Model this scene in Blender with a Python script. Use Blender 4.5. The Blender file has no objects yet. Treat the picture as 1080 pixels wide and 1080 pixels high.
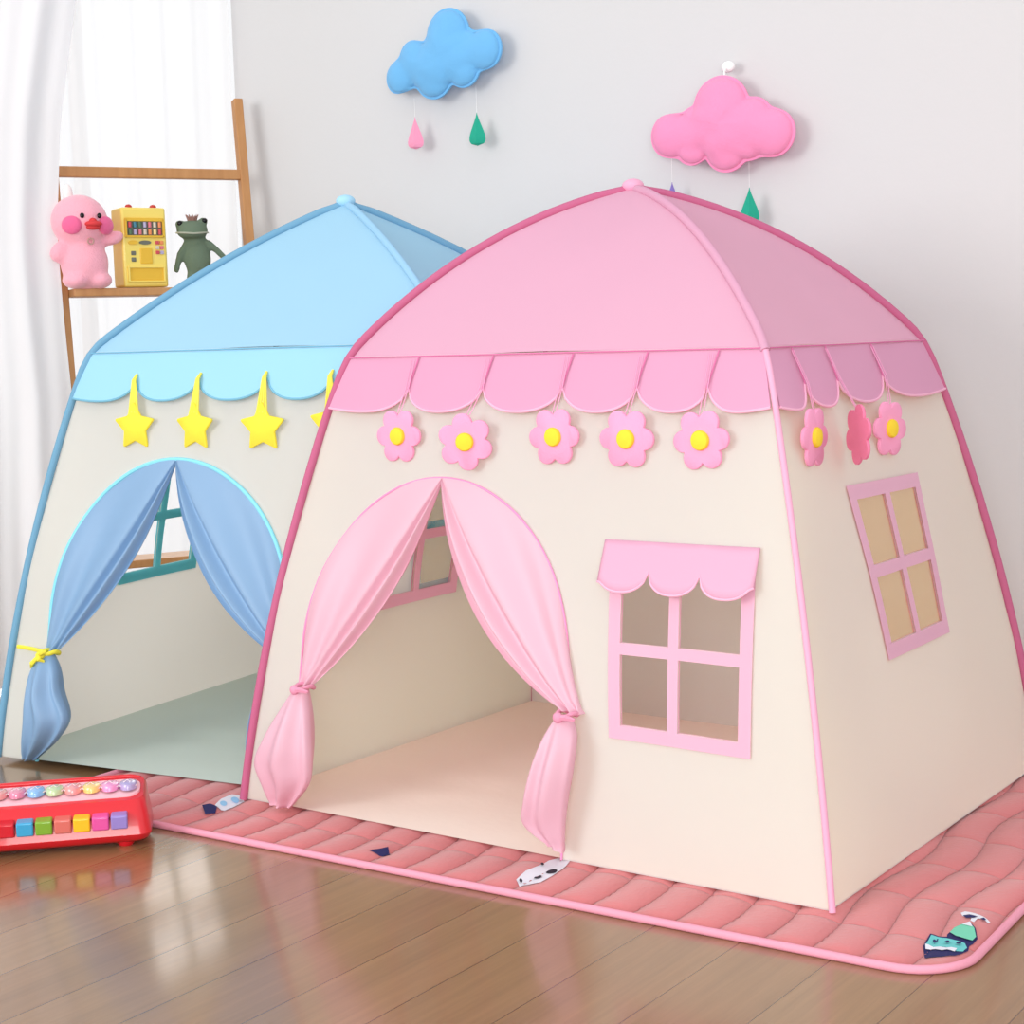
import bpy, math, random
from math import sin, cos, pi, sqrt, radians
from mathutils import Vector, Matrix, noise
from mathutils.geometry import delaunay_2d_cdt

random.seed(4)
S = bpy.context.scene
COL = S.collection

# ------------------------------------------------------------------ camera
CAM = Vector((2.38617, -2.34497, 0.92458)); YAW, PITCH, ROLL, FPX = 0.62466, -0.104587, -0.030347, 1724.7
fwd = Vector((-sin(YAW) * cos(PITCH), cos(YAW) * cos(PITCH), sin(PITCH)))
rgt = Vector((cos(YAW), sin(YAW), 0)); upv = rgt.cross(fwd)
r2 = rgt * cos(ROLL) + upv * sin(ROLL); u2 = -rgt * sin(ROLL) + upv * cos(ROLL)
cd = bpy.data.cameras.new('camera'); cam = bpy.data.objects.new('camera', cd); COL.objects.link(cam)
cd.sensor_width = 36; cd.lens = FPX / 1080 * 36; cd.clip_start = 0.05
M = Matrix((r2, u2, -fwd)).transposed().to_4x4(); M.translation = CAM
cam.matrix_world = M
S.camera = cam

# ------------------------------------------------------------------ world and lights
w = bpy.data.worlds.new('world'); S.world = w; w.use_nodes = True
bg = w.node_tree.nodes['Background']; bg.inputs[0].default_value = (0.97, 0.98, 1.0, 1); bg.inputs[1].default_value = 1.0


def area(name, loc, target, size, power, col=(1, 1, 1)):
    l = bpy.data.lights.new(name, 'AREA'); l.shape = 'RECTANGLE'; l.size = size[0]; l.size_y = size[1]
    l.energy = power; l.color = col
    o = bpy.data.objects.new(name, l); COL.objects.link(o); o.location = loc
    o.rotation_euler = (Vector(target) - Vector(loc)).to_track_quat('-Z', 'Y').to_euler()
    return o


area('front_window_light', (-1.0, -4.6, 1.9), (0.5, 0.6, 0.6), (2.2, 1.8), 112, (1, 0.99, 0.97))  # added soft key from the front left; no window is built there
area('side_window_light', (3.4, -3.9, 1.15), (0.25, 0.5, 0.3), (2.0, 1.5), 102, (1, 0.99, 0.98))  # added fill aimed into the pink doorway, not a real window
sl = bpy.data.lights.new('sun', 'SUN'); sl.energy = 1.4; sl.angle = .7; sl.color = (1, .96, .9)
so = bpy.data.objects.new('sun', sl); COL.objects.link(so)
so.rotation_euler = Vector((.62, -.66, -.36)).to_track_quat('-Z', 'Y').to_euler()
S.view_settings.view_transform = 'Standard'; S.view_settings.look = 'None'
S.view_settings.exposure = 0.0; S.view_settings.gamma = 1.0
S.view_settings.use_curve_mapping = False
S.cycles.diffuse_bounces = 12; S.cycles.max_bounces = 16


# ------------------------------------------------------------------ materials
def lin(c):
    return tuple(((v / 255) / 12.92 if v / 255 <= .04045 else ((v / 255 + .055) / 1.055) ** 2.4) for v in c) + (1,)


def mat(name, rgb, rough=.6, trans=0.0, tcol=None, bump=0.0, bscale=200, alpha=1.0, coat=0, vary=0.0, vscale=6, spec=.3, sheen=0):
    m = bpy.data.materials.new(name); m.use_nodes = True; nt = m.node_tree; N = nt.nodes; L = nt.links
    b = N['Principled BSDF']; out = N['Material Output']
    b.inputs['Base Color'].default_value = lin(rgb); b.inputs['Roughness'].default_value = rough
    b.inputs['Specular IOR Level'].default_value = spec
    b.inputs['Coat Weight'].default_value = coat
    b.inputs['Sheen Weight'].default_value = sheen
    tc = N.new('ShaderNodeTexCoord')
    if vary:
        nz = N.new('ShaderNodeTexNoise'); nz.inputs['Scale'].default_value = vscale; nz.inputs['Detail'].default_value = 4
        L.new(tc.outputs['Object'], nz.inputs['Vector'])
        hs = N.new('ShaderNodeHueSaturation'); hs.inputs['Color'].default_value = lin(rgb)
        mr = N.new('ShaderNodeMapRange'); mr.inputs['To Min'].default_value = 1 - vary; mr.inputs['To Max'].default_value = 1 + vary
        L.new(nz.outputs['Fac'], mr.inputs['Value']); L.new(mr.outputs[0], hs.inputs['Value']); L.new(hs.outputs[0], b.inputs['Base Color'])
    if bump:
        nz = N.new('ShaderNodeTexNoise'); nz.inputs['Scale'].default_value = bscale; nz.inputs['Detail'].default_value = 3
        L.new(tc.outputs['Object'], nz.inputs['Vector'])
        bp = N.new('ShaderNodeBump'); bp.inputs['Strength'].default_value = bump; bp.inputs['Distance'].default_value = .004
        L.new(nz.outputs['Fac'], bp.inputs['Height']); L.new(bp.outputs[0], b.inputs['Normal'])
    sh = b.outputs[0]
    if trans:
        t = N.new('ShaderNodeBsdfTranslucent'); t.inputs[0].default_value = lin(tcol or rgb)
        mx = N.new('ShaderNodeMixShader'); mx.inputs[0].default_value = trans
        L.new(sh, mx.inputs[1]); L.new(t.outputs[0], mx.inputs[2]); sh = mx.outputs[0]
    if alpha < 1:
        t = N.new('ShaderNodeBsdfTransparent'); mx = N.new('ShaderNodeMixShader'); mx.inputs[0].default_value = alpha
        L.new(t.outputs[0], mx.inputs[1]); L.new(sh, mx.inputs[2]); sh = mx.outputs[0]
    L.new(sh, out.inputs['Surface'])
    return m


def wood_floor():
    m = bpy.data.materials.new('wood_floor'); m.use_nodes = True; nt = m.node_tree; N = nt.nodes; L = nt.links
    b = N['Principled BSDF']; tc = N.new('ShaderNodeTexCoord')
    mp = N.new('ShaderNodeMapping'); mp.inputs['Rotation'].default_value = (0, 0, pi / 2); mp.inputs['Location'].default_value = (0.3, 0.264, 0)
    L.new(tc.outputs['Object'], mp.inputs['Vector'])
    br = N.new('ShaderNodeTexBrick'); br.inputs['Scale'].default_value = 1; br.inputs['Brick Width'].default_value = 2.6
    br.inputs['Row Height'].default_value = .149; br.inputs['Mortar Size'].default_value = .0013; br.inputs['Mortar Smooth'].default_value = .3
    br.offset = .37
    br.inputs['Color1'].default_value = lin((146, 112, 78)); br.inputs['Color2'].default_value = lin((136, 101, 68)); br.inputs['Mortar'].default_value = lin((104, 72, 48))
    L.new(mp.outputs[0], br.inputs['Vector'])
    m2 = N.new('ShaderNodeMapping'); m2.inputs['Scale'].default_value = (60, 2.2, 1); L.new(tc.outputs['Object'], m2.inputs['Vector'])
    nz = N.new('ShaderNodeTexNoise'); nz.inputs['Scale'].default_value = 1.2; nz.inputs['Detail'].default_value = 6; nz.inputs['Roughness'].default_value = .65
    L.new(m2.outputs[0], nz.inputs['Vector'])
    m3 = N.new('ShaderNodeMapping'); m3.inputs['Scale'].default_value = (9, .9, 1); L.new(tc.outputs['Object'], m3.inputs['Vector'])
    n2 = N.new('ShaderNodeTexNoise'); n2.inputs['Scale'].default_value = 1; n2.inputs['Detail'].default_value = 4; n2.inputs['Distortion'].default_value = 1.0
    L.new(m3.outputs[0], n2.inputs['Vector'])
    ad = N.new('ShaderNodeMath'); ad.operation = 'ADD'; L.new(nz.outputs['Fac'], ad.inputs[0]); L.new(n2.outputs['Fac'], ad.inputs[1])
    mr = N.new('ShaderNodeMapRange'); mr.inputs['From Min'].default_value = .6; mr.inputs['From Max'].default_value = 1.4
    mr.inputs['To Min'].default_value = .80; mr.inputs['To Max'].default_value = 1.18
    L.new(ad.outputs[0], mr.inputs['Value'])
    hs = N.new('ShaderNodeHueSaturation'); L.new(br.outputs['Color'], hs.inputs['Color']); L.new(mr.outputs[0], hs.inputs['Value'])
    L.new(hs.outputs[0], b.inputs['Base Color'])
    b.inputs['Roughness'].default_value = .22; b.inputs['Specular IOR Level'].default_value = .6; b.inputs['Coat Weight'].default_value = .5; b.inputs['Coat Roughness'].default_value = .1
    bp = N.new('ShaderNodeBump'); bp.inputs['Strength'].default_value = .12; bp.inputs['Distance'].default_value = .001
    L.new(nz.outputs['Fac'], bp.inputs['Height']); L.new(bp.outputs[0], b.inputs['Normal'])
    return m


def ladder_wood():
    m = bpy.data.materials.new('ladder_wood'); m.use_nodes = True; nt = m.node_tree; N = nt.nodes; L = nt.links
    b = N['Principled BSDF']; tc = N.new('ShaderNodeTexCoord')
    mp = N.new('ShaderNodeMapping'); mp.inputs['Scale'].default_value = (30, 30, 4); L.new(tc.outputs['Object'], mp.inputs['Vector'])
    nz = N.new('ShaderNodeTexNoise'); nz.inputs['Scale'].default_value = 1.5; nz.inputs['Detail'].default_value = 5
    L.new(mp.outputs[0], nz.inputs['Vector'])
    cr = N.new('ShaderNodeValToRGB'); cr.color_ramp.elements[0].color = lin((168, 112, 62)); cr.color_ramp.elements[1].color = lin((205, 152, 98))
    L.new(nz.outputs['Fac'], cr.inputs[0]); L.new(cr.outputs[0], b.inputs['Base Color']); b.inputs['Roughness'].default_value = .5
    return m


# ------------------------------------------------------------------ mesh helpers
class MB:
    def __init__(s):
        s.v = []; s.f = []; s.m = []

    def add(s, vs, fs, mi=0):
        o = len(s.v); s.v += [tuple(p) for p in vs]; s.f += [tuple(i + o for i in f) for f in fs]; s.m += [mi] * len(fs)

    def box(s, c, d, R=None, mi=0):
        c = Vector(c); vs = []
        for z in (-1, 1):
            for (x, y) in ((-1, -1), (1, -1), (1, 1), (-1, 1)):
                p = Vector((x * d[0] / 2, y * d[1] / 2, z * d[2] / 2))
                vs.append(c + (R @ p if R else p))
        s.add(vs, [(3, 2, 1, 0), (4, 5, 6, 7), (0, 1, 5, 4), (1, 2, 6, 5), (2, 3, 7, 6), (3, 0, 4, 7)], mi)

    def tube(s, pts, r, n=8, mi=0, closed=False):
        pts = [Vector(p) for p in pts]; k = len(pts)
        rr = r if isinstance(r, (list, tuple)) else [r] * k
        vs = []; prev = None
        for i, p in enumerate(pts):
            a = pts[(i - 1) % k] if (closed or i > 0) else p; b = pts[(i + 1) % k] if (closed or i < k - 1) else p
            t = (b - a).normalized()
            if prev is None:
                x = t.orthogonal().normalized()
            else:
                x = (prev - t * prev.dot(t)).normalized()
            prev = x; y = t.cross(x)
            for j in range(n):
                q = 2 * pi * j / n; vs.append(p + (x * cos(q) + y * sin(q)) * rr[i])
        fs = []
        for i in range(k if closed else k - 1):
            for j in range(n):
                a = i * n + j; b = i * n + (j + 1) % n; i2 = (i + 1) % k
                fs.append((a, b, i2 * n + (j + 1) % n, i2 * n + j))
        if not closed:
            fs.append(tuple(range(n - 1, -1, -1))); fs.append(tuple((k - 1) * n + j for j in range(n)))
        s.add(vs, fs, mi)

    def ell(s, c, r, R=None, nu=20, nv=12, mi=0):
        c = Vector(c); vs = [(c + (R @ Vector((0, 0, r[2])) if R else Vector((0, 0, r[2]))))]
        for i in range(1, nv):
            a = pi * i / nv
            for j in range(nu):
                b = 2 * pi * j / nu; p = Vector((r[0] * sin(a) * cos(b), r[1] * sin(a) * sin(b), r[2] * cos(a)))
                vs.append(c + (R @ p if R else p))
        vs.append(c + (R @ Vector((0, 0, -r[2])) if R else Vector((0, 0, -r[2]))))
        fs = [(0, 1 + j, 1 + (j + 1) % nu) for j in range(nu)]
        for i in range(nv - 2):
            for j in range(nu):
                a = 1 + i * nu + j; b = 1 + i * nu + (j + 1) % nu; fs.append((a, a + nu, b + nu, b))
        l = len(vs) - 1; o = 1 + (nv - 2) * nu
        fs += [(l, o + (j + 1) % nu, o + j) for j in range(nu)]
        s.add(vs, fs, mi)

    def prism(s, poly, frame, d0, d1, mi=0, bev=0):
        """extrude 2D polygon (list of (a,b)); frame(a,b,d)->point"""
        n = len(poly); vs = [frame(a, b, d0) for a, b in poly]; fs = [tuple(range(n - 1, -1, -1))]
        if bev:
            cx = sum(p[0] for p in poly) / n; cy = sum(p[1] for p in poly) / n
            vs += [frame(a, b, d1 - bev) for a, b in poly]
            ins = []
            for a, b in poly:
                l = sqrt((a - cx) ** 2 + (b - cy) ** 2) or 1; k = 1 - bev / l; ins.append((cx + (a - cx) * k, cy + (b - cy) * k))
            vs += [frame(a, b, d1) for a, b in ins]; rings = 3
        else:
            vs += [frame(a, b, d1) for a, b in poly]; rings = 2
        for k in range(rings - 1):
            for i in range(n):
                j = (i + 1) % n; fs.append((k * n + i, k * n + j, (k + 1) * n + j, (k + 1) * n + i))
        fs.append(tuple((rings - 1) * n + i for i in range(n)))
        s.add(vs, fs, mi)

    def build(s, name, mats, parent=None, smooth=True, tr=None, bevel=0, solid=0, sub=0, remesh=0, ang=40):
        me = bpy.data.meshes.new(name)
        vs = [tr(Vector(p)) for p in s.v] if tr else s.v
        me.from_pydata([tuple(p) for p in vs], [], s.f)
        if not isinstance(mats, (list, tuple)): mats = [mats]
        for m in mats: me.materials.append(m)
        me.polygons.foreach_set('material_index', s.m)
        me.validate(); me.update()
        o = bpy.data.objects.new(name, me); COL.objects.link(o)
        if smooth:
            me.shade_smooth()
        if remesh:
            md = o.modifiers.new('r', 'REMESH'); md.mode = 'VOXEL'; md.voxel_size = remesh; md.use_smooth_shade = True
            md = o.modifiers.new('s', 'SMOOTH'); md.iterations = 8; md.factor = .6
        if bevel:
            md = o.modifiers.new('b', 'BEVEL'); md.width = bevel; md.segments = 3; md.limit_method = 'ANGLE'
        if solid:
            md = o.modifiers.new('so', 'SOLIDIFY'); md.thickness = solid; md.offset = 0
        if sub:
            md = o.modifiers.new('su', 'SUBSURF'); md.levels = sub; md.render_levels = sub
        if smooth and not remesh:
            me.set_sharp_from_angle(angle=radians(ang))
        if parent: o.parent = parent
        return o


def thing(name, label, cat, loc=(0, 0, 0), rz=0, group=None):
    o = bpy.data.objects.new(name, None); COL.objects.link(o); o.location = loc; o.rotation_euler = (0, 0, rz)
    o.empty_display_size = .05
    return tag(o, label, cat, group)


def tag(o, label, cat, group=None):
    o['label'] = label; o['category'] = cat
    if group: o['group'] = group
    return o


def struct(o):
    o['kind'] = 'structure'; return o


def inside(poly, p):
    x, y = p; c = False; n = len(poly); j = n - 1
    for i in range(n):
        xi, yi = poly[i]; xj, yj = poly[j]
        if (yi > y) != (yj > y) and x < (xj - xi) * (y - yi) / (yj - yi) + xi: c = not c
        j = i
    return c


def tri_fill(outer, holes, step):
    """2D constrained triangulation with inner grid points"""
    pts = []; edges = []
    for lp in [outer] + holes:
        o = len(pts); k = len(lp); pts += [Vector(p) for p in lp]; edges += [(o + i, o + (i + 1) % k) for i in range(k)]
    x0 = min(p[0] for p in outer); x1 = max(p[0] for p in outer); y0 = min(p[1] for p in outer); y1 = max(p[1] for p in outer)
    base = list(pts); nx = int((x1 - x0) / step); ny = int((y1 - y0) / step)
    for i in range(1, nx + 1):
        for j in range(1, ny + 1):
            p = (x0 + i * step - step * .3 * (j % 2), y0 + j * step - step * .4)
            if inside(outer, p) and not any(inside(h, p) for h in holes):
                if min((p[0] - q[0]) ** 2 + (p[1] - q[1]) ** 2 for q in base) > (step * .35) ** 2: pts.append(Vector(p))
    v, e, f, _, _, _ = delaunay_2d_cdt(pts, edges, [], 0, 1e-6)
    fs = []
    for t in f:
        c = (sum(v[i][0] for i in t) / len(t), sum(v[i][1] for i in t) / len(t))
        if inside(outer, c) and not any(inside(h, c) for h in holes): fs.append(tuple(t))
    return [tuple(p) for p in v], fs


def densify(poly, step):
    out = []
    for i in range(len(poly)):
        a = Vector(poly[i]); b = Vector(poly[(i + 1) % len(poly)]); n = max(1, int((b - a).length / step))
        out += [tuple(a.lerp(b, k / n)) for k in range(n)]
    return out


def interp(tab, z):
    """tab: list of (z, value) ascending"""
    if z <= tab[0][0]: return tab[0][1]
    for (a, va), (b, vb) in zip(tab, tab[1:]):
        if z <= b:
            return va + (vb - va) * (z - a) / (b - a)
    return tab[-1][1]


# ------------------------------------------------------------------ setting
FZ = -0.012
M_wall = mat('wall_paint', (210, 210, 211), .9, bump=.1, bscale=60)
M_white = mat('white_paint', (245, 245, 245), .5)
M_floor = wood_floor()

b = MB(); b.add([(-4, -6, FZ), (6, -6, FZ), (6, 2, FZ), (-4, 2, FZ)], [(0, 1, 2, 3)])
b.add([(-4, -6, FZ - .1), (6, -6, FZ - .1), (6, 2, FZ - .1), (-4, 2, FZ - .1)], [(3, 2, 1, 0)])
struct(b.build('floor', M_floor, smooth=False))
WY = 1.33
b = MB()
b.box(((-1.26 + 6) / 2, WY + .1, 1.35), (7.26, .2, 2.74)); b.box(((-1.26 - 3.0) / 2, WY + .1, 2.55), (1.74, .2, .34))
struct(b.build('wall_back', M_wall, smooth=False))
b = MB(); b.box((-3.1, -1.3, 1.35), (.2, 5.6, 2.74))
struct(b.build('wall_left', M_wall, smooth=False))
b = MB()
for x in (-2.97, -1.29): b.box((x, WY + .12, 1.18), (.06, .06, 2.38))
for x in (-2.13,): b.box((x, WY + .12, 1.18), (.04, .04, 2.38))
for z in (.02, 2.35): b.box((-2.13, WY + .12, z), (1.7, .06, .06))
wf = struct(b.build('window_1', M_white, smooth=False))
M_glass = mat('window_glass', (255, 255, 255), .0, alpha=.06)
b = MB(); b.box((-2.13, WY + .12, 1.18), (1.62, .006, 2.3)); b.build('pane', M_glass, wf, smooth=False)

# sheer window curtain
M_sheer = mat('sheer_fabric', (252, 252, 254), .9, trans=.7, alpha=.4)
M_drape = mat('drape_fabric', (240, 240, 242), .9, trans=.35, tcol=(240, 240, 245), bump=.1, bscale=300)


def drape(name, P0, P1, z0, z1, nx, amp, waves, m, seed=0, edge=None, ph=0):
    b = MB(); P0 = Vector(P0); P1 = Vector(P1); d = (P1 - P0); nrm = Vector((d.y, -d.x)).normalized(); nz = 30; vs = []
    for j in range(nz + 1):
        z = z0 + (z1 - z0) * j / nz
        sh = edge(z) if edge else 0
        for i in range(nx + 1):
            s = i / nx; q = P0 + d * s + d.normalized() * sh * (1 - s)
            a = amp * (sin(2 * pi * waves * s + ph + .5 * sin(3 * z + seed)) + .4 * sin(2 * pi * waves * 2.3 * s + seed + z))
            p = q + nrm * a; vs.append((p.x, p.y, z))
    fs = [(j * (nx + 1) + i, j * (nx + 1) + i + 1, (j + 1) * (nx + 1) + i + 1, (j + 1) * (nx + 1) + i) for j in range(nz) for i in range(nx)]
    b.add(vs, fs)
    return b.build(name, m)


o = drape('sheer_curtain', (-1.24, WY - .035), (-2.9, WY - .035), .0, 2.35, 160, .006, 11, M_sheer, 2)
tag(o, 'thin white sheer curtain across the bright window behind the wooden ladder', 'curtain')
ctab = [(0, .02), (.43, .03), (.80, .045), (1.0, .035), (1.25, .028), (1.56, .055), (1.88, .115), (2.4, .2)]
o = drape('curtain', (-1.318, .635), (-1.70, -.09), .0, 2.4, 120, .013, 5.3, M_drape, 1, edge=lambda z: -interp(ctab, z), ph=.8)
tag(o, 'pale grey curtain panel hanging at left edge, in front of ladder', 'curtain')

# ------------------------------------------------------------------ play mat
M_mat = mat('mat_plush', (208, 118, 120), .95, bump=.25, bscale=120, vary=.05, vscale=9, sheen=.3)
M_bind = mat('mat_binding', (232, 156, 176), .9, bump=.2, bscale=200)
MA = radians(2.0)  # the mat lies slightly turned
MX0, MX1, MY0, MY1, MR = -.42, 1.562, -.19, 1.24, .10
MO = Vector((.5, -.155))


def mat_outline(n=10):
    pts = []
    for cx, cy, a0 in ((MX1 - MR, MY0 + MR, -pi / 2), (MX1 - MR, MY1 - MR, 0), (MX0 + MR, MY1 - MR, pi / 2), (MX0 + MR, MY0 + MR, pi)):
        for i in range(n + 1):
            a = a0 + pi / 2 * i / n; pts.append((cx + MR * cos(a), cy + MR * sin(a)))
    return pts


def mrot(x, y):  # mat coordinates -> world
    dx, dy = x - MO.x, y - MO.y
    return MO.x + dx * cos(MA) - dy * sin(MA), MO.y + dx * sin(MA) + dy * cos(MA)


def mat_z(x, y):
    """top height in mat coordinates"""
    q = abs(sin(pi * (x + .012 * sin(y * 14)) / .078)) ** .55
    q2 = abs(sin(pi * (y + .02 * sin(x * 5) + .05) / .17)) ** .3
    ed = min(x - MX0, MX1 - x, y - MY0, MY1 - y)
    k = min(1, max(0, ed / .03))
    n = noise.noise(Vector((x * 9, y * 9, 0))) * .0008
    return FZ + .0035 + k * (.0085 * q * (.65 + .35 * q2)) + n


outl = densify(mat_outline(), .02)
v2, f2 = tri_fill(outl, [], .0095)
# wide ground coverage: world mesh
b = MB(); b.add([(*mrot(x, y), mat_z(x, y)) for x, y in v2], f2)
n0 = len(outl)
b.add([(*mrot(x, y), mat_z(x, y)) for x, y in outl] + [(*mrot(x, y), FZ + .0005) for x, y in outl], [(i, i + n0, (i + 1) % n0 + n0, (i + 1) % n0) for i in range(n0)])
mat_o = thing('play_mat', 'coral pink quilted mat with pale pink bound edge under the tents', 'play mat', (0, 0, 0))
b.build('quilted_pad', M_mat, mat_o, ang=60)


def quilt_bump(m):
    nt = m.node_tree; N = nt.nodes; L = nt.links; b_ = N['Principled BSDF']; old = b_.inputs['Normal'].links[0].from_node
    g = N.new('ShaderNodeNewGeometry'); mp = N.new('ShaderNodeMapping'); R_ = Matrix.Rotation(-MA, 2); q = MO - R_ @ MO
    mp.inputs['Rotation'].default_value = (0, 0, -MA); mp.inputs['Location'].default_value = (q.x, q.y, 0)
    L.new(g.outputs['Position'], mp.inputs[0]); sp = N.new('ShaderNodeSeparateXYZ'); L.new(mp.outputs[0], sp.inputs[0])

    def mth(op, a, c=None):
        n = N.new('ShaderNodeMath'); n.operation = op
        for k, v in ((0, a), (1, c)):
            if v is None: continue
            if isinstance(v, (int, float)): n.inputs[k].default_value = v
            else: L.new(v, n.inputs[k])
        return n.outputs[0]
    wob = mth('MULTIPLY', mth('SINE', mth('MULTIPLY', sp.outputs['Y'], 14.0)), .012)
    a = mth('POWER', mth('ABSOLUTE', mth('SINE', mth('MULTIPLY', mth('ADD', sp.outputs['X'], wob), pi / .078))), .4)
    wob2 = mth('ADD', mth('MULTIPLY', mth('SINE', mth('MULTIPLY', sp.outputs['X'], 5.0)), .02), .05)
    c = mth('POWER', mth('ABSOLUTE', mth('SINE', mth('MULTIPLY', mth('ADD', sp.outputs['Y'], wob2), pi / .17))), .3)
    h = mth('ADD', a, mth('MULTIPLY', c, .6))
    bp = N.new('ShaderNodeBump'); bp.inputs['Strength'].default_value = .8; bp.inputs['Distance'].default_value = .012
    L.new(h, bp.inputs['Height']); L.new(old.outputs[0], bp.inputs['Normal']); L.new(bp.outputs[0], b_.inputs['Normal'])


quilt_bump(M_mat)
b = MB(); b.tube([(*mrot(x, y), FZ + .0065) for x, y in densify(mat_outline(), .03)], .0068, 10, closed=True)
b.build('edge_binding', M_bind, mat_o)
M_navy = mat('print_navy', (45, 45, 95), .9); M_pwhite = mat('print_white', (228, 228, 238), .9); M_teal = mat('print_teal', (110, 200, 200), .9)
M_green = mat('print_green', (120, 205, 175), .9); M_orange = mat('print_orange', (238, 170, 60), .9); M_blk = mat('print_black', (50, 40, 55), .9)
M_sky = mat('print_sky', (150, 200, 235), .9)


def unrot(x, y):
    dx, dy = x - MO.x, y - MO.y
    return MO.x + dx * cos(MA) + dy * sin(MA), MO.y - dx * sin(MA) + dy * cos(MA)


PRINTS = []


def motif(label, layers):
    """layers: (material, world polygon); one printed motif as one part of the mat"""
    b = MB(); mats = []
    for li, (m, poly) in enumerate(layers):
        if m not in mats: mats.append(m)
        pl = densify([unrot(*p) for p in poly], .006); v, f = tri_fill(pl, [], .007)
        b.add([(*mrot(x, y), mat_z(x, y) + .0014 + .0010 * min(li, 4)) for x, y in v], f, mats.index(m))
    o = b.build('printed_motif', mats, mat_o); o['label'] = label


def oval(cx, cy, rx, ry, a=0, n=16):
    return [(cx + rx * cos(2 * pi * i / n) * cos(a) - ry * sin(2 * pi * i / n) * sin(a), cy + rx * cos(2 * pi * i / n) * sin(a) + ry * sin(2 * pi * i / n) * cos(a)) for i in range(n)]


motif('teal and navy boat motif', [
    (M_navy, [(1.4797, -0.0613), (1.4751, -0.0388), (1.4699, -0.0085), (1.4816, -0.004), (1.496, -0.0067), (1.4925, 0.0025), (1.4929, 0.0237), (1.4974, 0.0476), (1.5074, 0.0616), (1.523, 0.0418), (1.538, 0.0093), (1.5394, -0.0127), (1.5378, -0.0262), (1.5425, -0.0433), (1.5391, -0.0649), (1.5349, -0.0796), (1.5215, -0.095), (1.4993, -0.1046)]),
    (M_teal, [(1.4807, -0.0532), (1.4734, -0.0131), (1.4822, -0.0099), (1.4975, -0.0151), (1.513, -0.0211), (1.531, -0.0254), (1.5382, -0.036), (1.5388, -0.0554), (1.5324, -0.0641), (1.5199, -0.0569), (1.5059, -0.0545), (1.4944, -0.0544)]),
    (M_pwhite, [(1.4801, -0.055), (1.4873, -0.0717), (1.4922, -0.0657), (1.5017, -0.0689), (1.5132, -0.0733), (1.519, -0.0673), (1.5315, -0.0705), (1.5301, -0.0557), (1.521, -0.0553), (1.5146, -0.0601), (1.5036, -0.0569), (1.4937, -0.0568), (1.4839, -0.0528)]),
    (M_green, [(1.4959, 0.0046), (1.4956, 0.0253), (1.5006, 0.0389), (1.5092, 0.052), (1.5225, 0.0362), (1.536, 0.0081), (1.5366, -0.0094), (1.5267, -0.0138), (1.51, -0.0086)]),
    (M_pwhite, [(1.5023, 0.0389), (1.5095, 0.0549), (1.5207, 0.0351), (1.5124, 0.0365)]),
    (M_navy, [(1.49, -0.0324), (1.4906, -0.0347), (1.4905, -0.0368), (1.4898, -0.0384), (1.4886, -0.0392), (1.4871, -0.0389), (1.4857, -0.0376), (1.4846, -0.0356), (1.4841, -0.0333), (1.4841, -0.0311), (1.4848, -0.0295), (1.486, -0.0288), (1.4875, -0.0291), (1.4889, -0.0304)]),
    (M_navy, [(1.5107, -0.0351), (1.5113, -0.0376), (1.5111, -0.04), (1.5102, -0.0417), (1.5087, -0.0426), (1.5071, -0.0424), (1.5055, -0.0411), (1.5043, -0.0389), (1.5037, -0.0364), (1.5039, -0.034), (1.5048, -0.0322), (1.5062, -0.0314), (1.5079, -0.0316), (1.5095, -0.0329)]),
    (M_navy, [(1.5287, -0.0342), (1.5292, -0.0367), (1.529, -0.0392), (1.5279, -0.041), (1.5264, -0.0419), (1.5246, -0.0418), (1.523, -0.0405), (1.5218, -0.0384), (1.5213, -0.0359), (1.5215, -0.0335), (1.5226, -0.0316), (1.5241, -0.0307), (1.5259, -0.0309), (1.5275, -0.0321)])])
motif('white and navy bird motif', [
    (M_pwhite, [(1.4775, 0.1011), (1.4815, 0.1091), (1.5006, 0.1038), (1.5166, 0.0969), (1.5305, 0.0862), (1.5298, 0.0788), (1.517, 0.0863), (1.5112, 0.0838), (1.5122, 0.0645), (1.505, 0.0682), (1.5023, 0.0802), (1.4864, 0.0843)]),
    (M_navy, [(1.4867, 0.0856), (1.4943, 0.0929), (1.5091, 0.0896), (1.5054, 0.0809), (1.4957, 0.0751)]),
    (M_navy, [(1.5165, 0.0821), (1.5195, 0.0888), (1.5252, 0.0831), (1.5221, 0.0769)])])
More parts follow.
